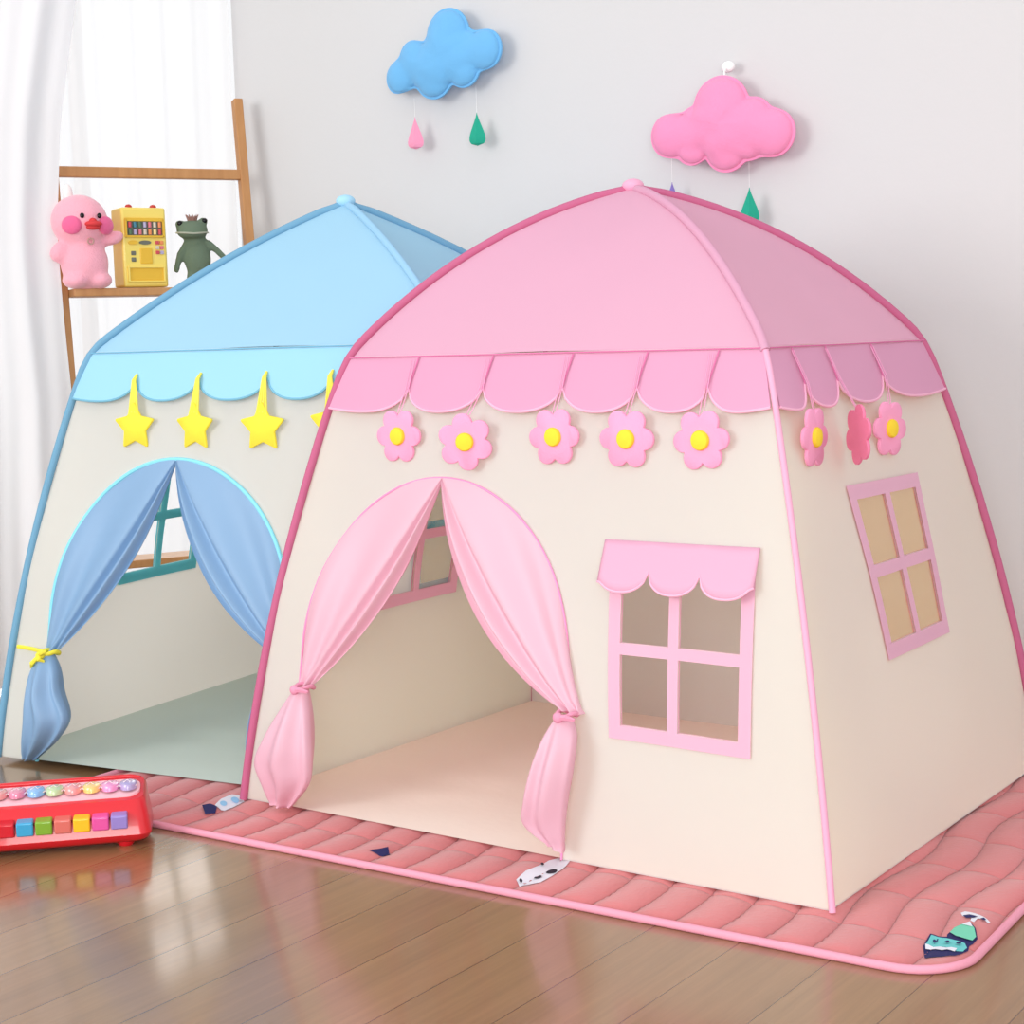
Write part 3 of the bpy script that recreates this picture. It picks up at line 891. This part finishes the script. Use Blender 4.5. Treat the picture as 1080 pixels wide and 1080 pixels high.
FG = 'pink felt flowers hanging from the front of the pink tent'
labels = ['pink felt flower hanging leftmost on the front of pink tent', 'pink felt flower with tilted petals, second from left on pink tent front',
          'pink felt flower in the middle of the five on pink tent front', 'pink felt flower fourth from left, above the front window\'s left edge',
          'pink felt flower rightmost on front, nearest the pink tent\'s corner pole']
for i, (u, z) in enumerate([(.351, .746), (.530, .738), (.716, .748), (.872, .746), (1.020, .745)]):
    v = [.359, .539, .72, .878, 1.02][i]; pt = face_pt(0, u, z, [.016, .036, .016, .018, .016][i], wr=False)
    flower(pt, [0, .35, 0, .05, 0][i], [face_pt(0, v, .836, .018, wr=False), face_pt(0, v - (u - v) * .3, .893, .012, wr=False)], [.52, .14, .56, .50, .60][i], labels[i], FG)
SG = 'pink felt flowers hanging on the side of the pink tent'
for i, (u, z, a, lb) in enumerate([(.228, .744, pi / 2 + .05, 'pink felt flower nearest the front corner on tent side wall'),
                                   (.335, .742, pi / 2 + .8, 'pink felt flower twisted to show its back, middle of the tent side'),
                                   (.538, .740, pi / 2 - .15, 'pink felt flower farthest right, on the pink tent\'s side wall')]):
    v = [.250, .385, .588][i]; pt = face_pt(1, u, z, [.016, .050, .022][i], wr=False)
    flower(pt, a, [face_pt(1, v, .836, .020, wr=False), face_pt(1, v - .008, .893, .012, wr=False)], [.5, .2, .45][i], lb, SG, deep=(i == 1))

slabels = ['yellow felt star hanging leftmost on the blue tent', 'yellow felt star above the middle of the blue tent doorway',
           'yellow felt star third from left on the blue tent', 'yellow felt star mostly hidden behind the pink tent\'s corner pole']
for i, (u, z) in enumerate([(.347, .737), (.511, .736), (.687, .735), (.858, .742)]):
    v = [.336, .506, .685, .846][i]
    pt = blue_warp(face_pt(0, u, z, .016, wr=False) * BK); wp = Vector((BL.x + pt.x * cb - pt.y * sb_, BL.y + pt.x * sb_ + pt.y * cb, pt.z))
    o = thing('felt_star', slabels[i], 'star decoration', wp, BA + [0.05, -.1, .12, 0][i], 'yellow felt stars hanging on the blue tent')
    b = MB(); b.prism(star_poly(.057), lambda a, b_, d: Vector((a, -d, b_)), -.003, .003, bev=.0015); b.build('star', M_star, o, ang=50)
    b = MB()
    tp = blue_warp(face_pt(0, v, .838, .018, wr=False) * BK) - pt; tp2 = blue_warp(face_pt(0, v, .85, .012, wr=False) * BK) - pt
    for dx in (-.012, -.004, .004, .012):
        b.tube([(dx, -.002, .033 - abs(dx) * .5), (tp.x + dx * .25, tp.y - .003, tp.z), (tp2.x, tp2.y, tp2.z)], .0026, 6)
    b.build('cord', M_star2, o)


# ------------------------------------------------------------------ wall clouds and drops
def cloud(loc, lobes, m, label, hook, seed):
    o = thing('felt_cloud', label, 'wall decoration', loc, 0)
    N, RR = 160, 14

    def rad(a, grow=0):
        d = Vector((cos(a), sin(a))); best = .02
        for cx, cz, r in lobes:
            c = Vector((cx, cz)); r = r + grow; q = c.dot(d); h = c.length_squared - q * q
            if h < r * r: best = max(best, q + sqrt(r * r - h))
        return best

    def hgt(x, z):
        h = 0
        for cx, cz, r in lobes:
            dd = (x - cx) ** 2 + (z - cz) ** 2
            if dd < r * r: h += (sqrt(r * r - dd) * .46) ** 3
        return h ** (1 / 3)
    b = MB()
    rs = [rad(2 * pi * i / N) for i in range(N)]
    for _ in range(3): rs = [(rs[i - 1] + rs[i] * 2 + rs[(i + 1) % N]) / 4 for i in range(N)]
    for sgn in (1, -.35):
        vs = [(0, -sgn * (hgt(0, 0) + .002), 0)]
        for k in range(1, RR + 1):
            q = 1 - (1 - k / RR) ** 1.7
            for i in range(N):
                a = 2 * pi * i / N; r_ = rs[i] * q; x, z = r_ * cos(a), r_ * sin(a); h = hgt(x, z) if k < RR else 0
                h *= 1 - .12 * max(0, noise.noise(Vector((x * 30, z * 30, seed)))); vs.append((x, -sgn * (h + .002), z))
        fs = [(0, 1 + i, 1 + (i + 1) % N) for i in range(N)] + [(1 + k * N + i, 1 + (k + 1) * N + i, 1 + (k + 1) * N + (i + 1) % N, 1 + k * N + (i + 1) % N) for k in range(RR - 1) for i in range(N)]
        if sgn < 0: fs = [tuple(reversed(f)) for f in fs]
        b.add(vs, fs)
    # flat stitched rim
    rim0 = [(rs[i] * .96 * cos(2 * pi * i / N), rs[i] * .96 * sin(2 * pi * i / N)) for i in range(N)]
    rim1 = [((rs[i] + .006) * cos(2 * pi * i / N), (rs[i] + .006) * sin(2 * pi * i / N)) for i in range(N)]
    vs = [(x, -.004, z) for x, z in rim0] + [(x, -.003, z) for x, z in rim1] + [(x, .003, z) for x, z in rim1] + [(x, .004, z) for x, z in rim0]
    b.add(vs, [(k * N + i, (k + 1) * N + i, (k + 1) * N + (i + 1) % N, k * N + (i + 1) % N) for k in range(3) for i in range(N)])
    b.build('cloud', m, o, ang=75)
    if hook:
        tz = max(cz + r for cx, cz, r in lobes)
        b = MB(); b.ell((0.01, .02, tz + .028), (.018, .012, .014)); b.tube([(0.01, .015, tz + .03), (.01, .0, tz + .016), (.01, 0, tz)], .0022, 6); b.build('hook', M_white, o)
    return o


M_cb = mat('blue_felt', (112, 182, 232), .95, bump=.3, bscale=400, sheen=.2); M_cp = mat('pink_felt', (244, 148, 190), .95, bump=.3, bscale=400, sheen=.2)
M_dp = mat('pink_drop_felt', (246, 158, 190), .95, bump=.3, bscale=400); M_dg = mat('green_drop_felt', (40, 168, 140), .95, bump=.3, bscale=400); M_dv = mat('violet_drop_felt', (136, 120, 190), .95)
c1 = (200, 130)
cloud((-.405, WY - .055, 1.695), [((x - c1[0]) * .00142, -(y - c1[1]) * .00104 + .004, r * .00125) for x, y, r in [(92, 165, 37), (128, 122, 38), (211, 78, 54), (296, 128, 42), (175, 170, 50), (245, 162, 42), (200, 130, 62), (150, 145, 48), (252, 122, 42)]],
      M_cb, 'blue stuffed felt cloud on the wall above the tents', False, 1)
c2 = (858, 300)
cloud((.443, WY - .055, 1.428), [((x - c2[0]) * .00116, -(y - c2[1]) * .00098, r * .00108) for x, y, r in [(738, 308, 50), (858, 254, 66), (975, 328, 52), (930, 290, 46), (870, 348, 54), (790, 338, 42), (858, 300, 72), (800, 300, 50), (920, 320, 60)]],
      M_cp, 'pink stuffed felt cloud hanging on the wall behind pink tent', True, 2)


def drop(loc, m, label, topz, rz):
    o = thing('felt_raindrop', label, 'raindrop decoration', loc, rz)
    b = MB(); n = 20; H_ = .088; prof = []
    for i in range(17):
        t = i / 16; prof.append((.037 * t ** 1.15 * (max(0, 1 - t ** 5)) ** .5, H_ * (.5 - t)))
    prof = [(max(.0006, r_), z) for r_, z in prof]
    vs = []
    for r_, z in prof:
        for j in range(4):
            a = pi / 2 * j
            vs.append((r_ * cos(a) * 1.0, r_ * sin(a) * .65, z))
    b.add(vs, [(i * 4 + j, i * 4 + (j + 1) % 4, (i + 1) * 4 + (j + 1) % 4, (i + 1) * 4 + j) for i in range(16) for j in range(4)])
    b.add([vs[0], vs[1], vs[2], vs[3]], [(0, 1, 2, 3)]); b.add(vs[-4:], [(3, 2, 1, 0)])
    b.build('felt_drop', m, o, ang=30)
    b = MB(); b.tube([(0, 0, H_ / 2 - .002), (0, 0, topz - loc[2])], .0004, 5); b.build('thread', M_white, o)


DY = WY - .055
drop((-.515, DY, 1.505), M_dp, 'pink felt raindrop hanging below the blue cloud', 1.60, .3)
drop((-.301, DY, 1.495), M_dg, 'green felt raindrop hanging below the blue cloud', 1.61, .3)
drop((.301, DY, 1.262), M_dv, 'violet felt raindrop tip showing just above pink tent roof', 1.38, .3)
drop((.516, DY, 1.232), M_dg, 'green felt raindrop hanging below the pink cloud', 1.34, .3)

# ------------------------------------------------------------------ ladder shelf
M_lw = ladder_wood()
W0 = Vector((-1.174, 1.25)); Wd = Vector((.466, .885)); Nn = Vector((.885, -.466))


def lp(s_, z, o_=0.0):
    q = W0 - Wd * s_ + Nn * ((1.657 - z) * .125 + o_)
    return Vector((q.x, q.y, z))


lad = thing('ladder_shelf', 'light brown wooden ladder shelf leaning by the bright window', 'ladder shelf', lp(.28, FZ), 0)


def lad_part(b, name):
    return b.build(name, M_lw, lad, tr=lambda p: p - lad.location, bevel=.003, ang=30)


def beam(b, p, q, w_, d_, xdir):
    p, q = Vector(p), Vector(q); t = (q - p).normalized(); x = (xdir - t * xdir.dot(t)).normalized(); y = t.cross(x); vs = []
    for e in (p, q):
        for sx, sy in ((-1, -1), (1, -1), (1, 1), (-1, 1)): vs.append(e + x * sx * w_ / 2 + y * sy * d_ / 2)
    b.add(vs, [(3, 2, 1, 0), (4, 5, 6, 7), (0, 1, 5, 4), (1, 2, 6, 5), (2, 3, 7, 6), (3, 0, 4, 7)])


W3 = Vector((Wd.x, Wd.y, 0)); N3 = Vector((Nn.x, Nn.y, 0))
SL = .56
for s_ in (0, SL):
    b = MB(); beam(b, lp(s_, FZ + .001), lp(s_, 1.665), .026, .036, W3); lad_part(b, 'rail')
for z in (1.44,):
    b = MB(); beam(b, lp(.0, z), lp(SL, z), .03, .030, N3); lad_part(b, 'rung')
for z in (1.105, .72, .34):
    b = MB(); beam(b, lp(.013, z - .011, .03), lp(SL - .013, z - .011, .03), .13, .022, N3); lad_part(b, 'shelf')
SHZ = 1.105

# ------------------------------------------------------------------ toys on the shelf
NA_ = math.atan2(Nn.y, Nn.x)  # direction of the shelf normal


def local_facing(a):  # object whose local -Y faces world angle a
    return a + pi / 2


M_plush = mat('pink_plush', (248, 172, 188), 1, bump=.5, bscale=220, sheen=.5); M_cheek = mat('cheek_plush', (236, 104, 150), 1, bump=.4, bscale=220, sheen=.3)
M_beak = mat('red_beak', (214, 62, 66), .8, bump=.2, bscale=200); M_eye = mat('black_bead', (20, 18, 20), .15); M_tuft = mat('white_plush', (246, 232, 230), 1, bump=.4, bscale=200)
pc = lp(.512, SHZ, .083)
pl_ = thing('plush_toy', 'pink plush bird toy with rosy cheeks on the ladder shelf', 'soft toy', pc, local_facing(radians(-24)))
b = MB()
b.ell((0, 0, .070), (.068, .055, .075)); b.ell((0, 0, .105), (.056, .048, .05)); b.ell((-.008, 0, .185), (.080, .068, .075))
b.ell((-.032, -.012, .022), (.036, .045, .024)); b.ell((.036, -.012, .022), (.036, .045, .024))
b.ell((.080, -.01, .140), (.036, .020, .020), Matrix.Rotation(-.3, 3, 'Y')); b.ell((-.070, -.008, .100), (.032, .022, .026), Matrix.Rotation(-.9, 3, 'Y'))
b.build('body', M_plush, pl_, remesh=.006)
b = MB(); b.ell((-.036, 0, .262), (.014, .012, .026)); b.build('tuft', M_tuft, pl_)
for x, a in ((-.045, .5), (.052, -.55)):
    b = MB(); b.ell((x, -.053 if x < 0 else -.045, .172), (.028, .016, .026), Matrix.Rotation(-a, 3, 'Z')); o = b.build('cheek', M_cheek, pl_)
for x in (-.018, .030):
    b = MB(); b.ell((x, -.066, .197), (.0065, .005, .0075)); b.build('eye', M_eye, pl_)
b = MB()
b.ell((.010, -.074, .174), (.024, .020, .009)); b.ell((.010, -.070, .165), (.020, .015, .007)); b.ell((.010, -.070, .182), (.010, .012, .009)); b.build('beak', M_beak, pl_)
M_btn = mat('grey_button', (190, 150, 140), .6)
b = MB(); b.tube([(.006 + .008 * cos(q * .4), -.052, .128 + .008 * sin(q * .4)) for q in range(16)], .0022, 6, closed=True); b.build('chest_button', M_btn, pl_)

# toy vending machine
M_vm = mat('yellow_plastic', (240, 214, 104), .35, coat=.2, spec=.5); M_vm2 = mat('deep_yellow_plastic', (228, 182, 60), .3); M_red = mat('red_plastic_small', (190, 60, 50), .4)
M_dark = mat('smoke_panel', (110, 112, 100), .3); M_can = [mat('can_%d' % i, c, .4) for i, c in enumerate([(90, 120, 90), (210, 200, 180), (205, 80, 90), (180, 170, 200), (230, 140, 90), (70, 130, 150), (220, 120, 130), (240, 220, 150)])]
vc = lp(.342, SHZ, .035)
vm = thing('toy_vending_machine', 'yellow toy vending machine with rows of tiny drinks on shelf', 'toy', vc, local_facing(radians(-21)))
VW, VD, VH = .132, .085, .225
b = MB(); b.box((0, 0, VH / 2 + .002), (VW, VD, VH)); b.build('case', M_vm, vm, bevel=.007, ang=30)
b = MB(); b.box((0, -VD / 2 - .003, .192 - .0), (VW * .86, .008, .010)); b.box((0, -VD / 2 - .003, .145), (VW * .86, .008, .006))
for x in (-1, 1): b.box((x * VW * .42, -VD / 2 - .003, .168), (.006, .008, .052))
b.build('display_frame', M_vm2, vm, bevel=.001)
b = MB(); b.box((0, -VD / 2 - .0005, .168), (VW * .80, .003, .042)); b.build('display_panel', M_dark, vm, smooth=False)
for r_ in range(2):
    for i in range(7):
        b = MB(); x = -.044 + i * .0147; z = .150 + r_ * .020; b.tube([(x, -VD / 2 - .005, z), (x, -VD / 2 - .005, z + .015)], .0048, 10); b.build('toy_can', M_can[(i * 3 + r_ * 2) % 8], vm)
for x in (-.035, .038):
    b = MB(); b.ell((x, -.02, VH + .004), (.010, .010, .008)); b.build('top_knob', M_red, vm)
b = MB(); b.prism([(.012 * cos(q * .4) * 1.2 - .036, .128 + .006 * sin(q * .4)) for q in range(16)], lambda a, c, d: Vector((a, -VD / 2 - d, c)), 0, .004); b.build('coin_slot', M_vm2, vm)
b = MB(); b.prism([(.012 * cos(q * .4) * 1.5 + .0, .128 + .006 * sin(q * .4)) for q in range(16)], lambda a, c, d: Vector((a, -VD / 2 - d, c)), 0, .003); b.build('coin_slot', M_dark, vm)
for r_ in range(3):
    for c in range(2):
        b = MB(); b.box((.036 + c * .013, -VD / 2 - .002, .128 - r_ * .014), (.010, .006, .010)); b.build('button', M_can[(2, 4, 1, 6, 2, 3)[r_ * 2 + c]], vm, bevel=.001)
b = MB(); b.box((.002, -VD / 2 - .001, .090), (.036, .004, .044)); b.build('picture_panel', M_vm2, vm, bevel=.002)
b = MB(); b.box((-.036, -VD / 2 - .001, .098), (.014, .004, .012)); b.box((-.036, -VD / 2 - .001, .080), (.014, .004, .012)); b.build('change_slot', M_dark, vm, bevel=.002)
b = MB(); b.box((0, -VD / 2 - .003, .058), (VW * .82, .008, .004)); b.box((0, -VD / 2 - .003, .018), (VW * .82, .008, .004))
for x in (-1, 1): b.box((x * VW * .40, -VD / 2 - .003, .038), (.005, .008, .042))
b.build('tray_frame', M_vm, vm, bevel=.001)
b = MB(); b.box((0, -VD / 2 - .001, .038), (VW * .76, .003, .036)); b.build('tray_flap', M_vm2, vm, smooth=False)

# frog toy
M_frog = mat('frog_plush', (104, 120, 100), .95, bump=.4, bscale=200); M_crown = mat('crown_metal', (150, 110, 100), .4)
fc = lp(.175, SHZ, .04)
fg = thing('frog_toy', 'dark green frog doll with tiny crown standing at shelf\'s right', 'soft toy', fc, local_facing(radians(-34)))
b = MB()
b.ell((0, 0, .085), (.036, .026, .055)); b.ell((-.002, 0, .14), (.026, .02, .03)); b.ell((-.012, -.006, .170), (.042, .034, .030)); b.ell((-.014, -.016, .160), (.040, .030, .016))
for x in (-.044, .018): b.ell((x, -.008, .196 if x > 0 else .188), (.013, .013, .013))
b.tube([(-.024, 0, .135), (-.046, -.002, .10), (-.060, -.004, .045)], [.011, .010, .008], 10); b.tube([(.024, 0, .137), (.052, -.002, .11), (.085, -.004, .070)], [.011, .010, .008], 10)
b.tube([(-.016, 0, .05), (-.022, -.01, .012)], [.014, .013], 10); b.tube([(.016, 0, .05), (.022, -.01, .012)], [.014, .013], 10)
b.ell((-.024, -.018, .010), (.015, .026, .009)); b.ell((.026, -.018, .010), (.015, .026, .009))
b.build('body', M_frog, fg, remesh=.0045)
M_fm = mat('frog_mouth', (170, 172, 155), .9)
b = MB(); b.tube([(-.014 + .042 * sin(q), -.012 - .036 * cos(q), .158 + .004 * abs(sin(q))) for q in [-1.4 + i * .2 for i in range(15)]], .0028, 6); b.build('mouth', M_fm, fg)
for x, z in ((-.045, .190), (.020, .198)):
    b = MB(); b.ell((x, -.018, z), (.0075, .005, .0075)); b.build('eye', M_eye, fg)
b = MB(); n = 10
for i in range(n):
    a0 = 2 * pi * i / n; a1 = 2 * pi * (i + 1) / n; am = (a0 + a1) / 2; cx, cy, cz = -.010, -.002, .197
    P = lambda a, r_, z: (cx + r_ * cos(a), cy + r_ * sin(a), cz + z)
    b.add([P(a0, .011, 0), P(a1, .011, 0), P(a1, .012, .007), P(am, .017, .020), P(a0, .012, .007)], [(0, 1, 2, 3, 4)])
b.build('crown', M_crown, fg, solid=.0015, smooth=False)
fg.scale = (1.1, 1.05, .97)

# ------------------------------------------------------------------ toy piano
M_redp = mat('red_plastic', (212, 24, 38), .28, coat=.35, spec=.5); M_tray = mat('pale_pink_tray', (246, 190, 200), .3)
PA = radians(46)
pn = thing('toy_piano', 'red plastic toy piano with coloured keys on the wood floor', 'toy piano', (.045, -.30, FZ), PA)
# local x runs along the length (negative = left), y to the back
LEN, DEP = .375, .135
b = MB()


def sect(ins, z, yf, yb):
    """rounded rectangle ring"""
    r_ = .022; pts = []
    x0, x1 = -LEN + ins, -ins
    for cx, cy, a0 in ((x1 - r_, yf + r_, -pi / 2), (x1 - r_, yb - r_, 0), (x0 + r_, yb - r_, pi / 2), (x0 + r_, yf + r_, pi)):
        for i in range(7): a = a0 + pi / 2 * i / 6; pts.append((cx + r_ * cos(a), cy + r_ * sin(a), z + max(0, (cy + r_ * sin(a)) - 0) * 0))
    return pts


rings = [sect(.012, .016, .012, DEP - .01), sect(.004, .022, .004, DEP - .004), sect(.0, .032, .0, DEP), sect(.003, .055, .006, DEP), sect(.010, .082, .020, DEP - .002), sect(.014, .088, .026, DEP - .006)]
# top slopes: raise the back
def slope(p):
    x, y, z = p
    return (x, y, z - .006 + (.028 * (y / DEP) if z > .07 else 0))


rings = [[slope(p) for p in r_] for r_ in rings]; NR = len(rings[0]); vs = [p for r_ in rings for p in r_]
fs = [(k * NR + i, k * NR + (i + 1) % NR, (k + 1) * NR + (i + 1) % NR, (k + 1) * NR + i) for k in range(len(rings) - 1) for i in range(NR)]
fs.append(tuple(range(NR - 1, -1, -1))); fs.append(tuple((len(rings) - 1) * NR + i for i in range(NR)))
b.add(vs, fs); b.build('case', M_redp, pn, ang=35)
b = MB()
b.tube([(-LEN + .022, DEP - .014, .104), (-LEN + .04, DEP - .010, .1075), (-.04, DEP - .010, .1075), (-.022, DEP - .014, .104)], .005, 10)
b.build('back_rim', M_redp, pn)
for x in (-.05, -LEN + .05):
    for y in (.03, DEP - .03):
        b = MB(); b.tube([(x, y, 0), (x, y, .004), (x, y, .022)], [.013, .016, .018], 16); b.build('foot', M_redp, pn)


def topz(y): return .0825 + .028 * y / DEP


b = MB(); x0, x1, y0, y1 = -LEN + .03, -.020, .038, .104
pol = []
for cx, cy, a0 in ((x1 - .025, y0 + .025, -pi / 2), (x1 - .025, y1 - .025, 0), (x0 + .025, y1 - .025, pi / 2), (x0 + .025, y0 + .025, pi)):
    for i in range(7): a = a0 + pi / 2 * i / 6; pol.append((cx + .025 * cos(a), cy + .025 * sin(a)))
b.prism(pol, lambda a, c, d: Vector((a, c, topz(c) + d)), -.002, .004); b.build('xylophone_tray', M_tray, pn, ang=35)
XC = [(176, 160, 205), (240, 150, 200), (246, 205, 120), (238, 150, 150), (190, 210, 160), (130, 180, 230), (220, 130, 160), (226, 150, 150), (200, 120, 190)]
M_ring = mat('clear_white_plastic', (246, 226, 230), .15, coat=.5)
for i in range(9):
    x = -.042 - i * .0345
    if x < -LEN + .04: break
    mm = mat('xylophone_disc_%d' % i, XC[i], .15, coat=.6, spec=.6)
    b = MB(); z = topz(.071) + .003; prof = [(.0168, 0), (.0172, .006), (.0155, .0105), (.010, .0125), (.001, .0130)]; n = 24
    vs = [(x + r_ * cos(2 * pi * j / n), .071 + r_ * 1.55 * sin(2 * pi * j / n), z + d) for r_, d in prof for j in range(n)]
    b.add(vs, [(k * n + j, k * n + (j + 1) % n, (k + 1) * n + (j + 1) % n, (k + 1) * n + j) for k in range(4) for j in range(n)]); b.add(vs[-n:], [tuple(range(n))])
    dd = b.build('xylophone_disc', mm, pn)
    b = MB(); b.tube([(x + .0165 * cos(2 * pi * j / 20), .071 + .0225 * sin(2 * pi * j / 20), z + .006) for j in range(20)], .0018, 6, closed=True)
    b.tube([(x - .008, .062, z + .0125), (x - .002, .078, z + .0132), (x + .004, .064, z + .013), (x + .009, .078, z + .0125)], .0011, 6)
    b.build('disc_rim', M_ring, pn if False else dd)
KC = [(150, 130, 200), (226, 86, 160), (246, 190, 40), (216, 110, 100), (126, 168, 50), (60, 160, 205), (206, 30, 45), (226, 120, 50), (150, 130, 200)]
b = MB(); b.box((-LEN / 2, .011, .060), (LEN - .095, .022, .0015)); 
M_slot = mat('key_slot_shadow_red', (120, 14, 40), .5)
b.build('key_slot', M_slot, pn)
for i in range(9):
    x = -.058 - i * .0345
    if x < -LEN + .03: break
    mm = mat('piano_key_%d' % i, KC[i], .3, coat=.4)
    b = MB(); b.box((x, .007, .055), (.031, .028, .027), Matrix.Rotation(.12, 3, 'X')); b.build('key', mm, pn, bevel=.003, ang=30)
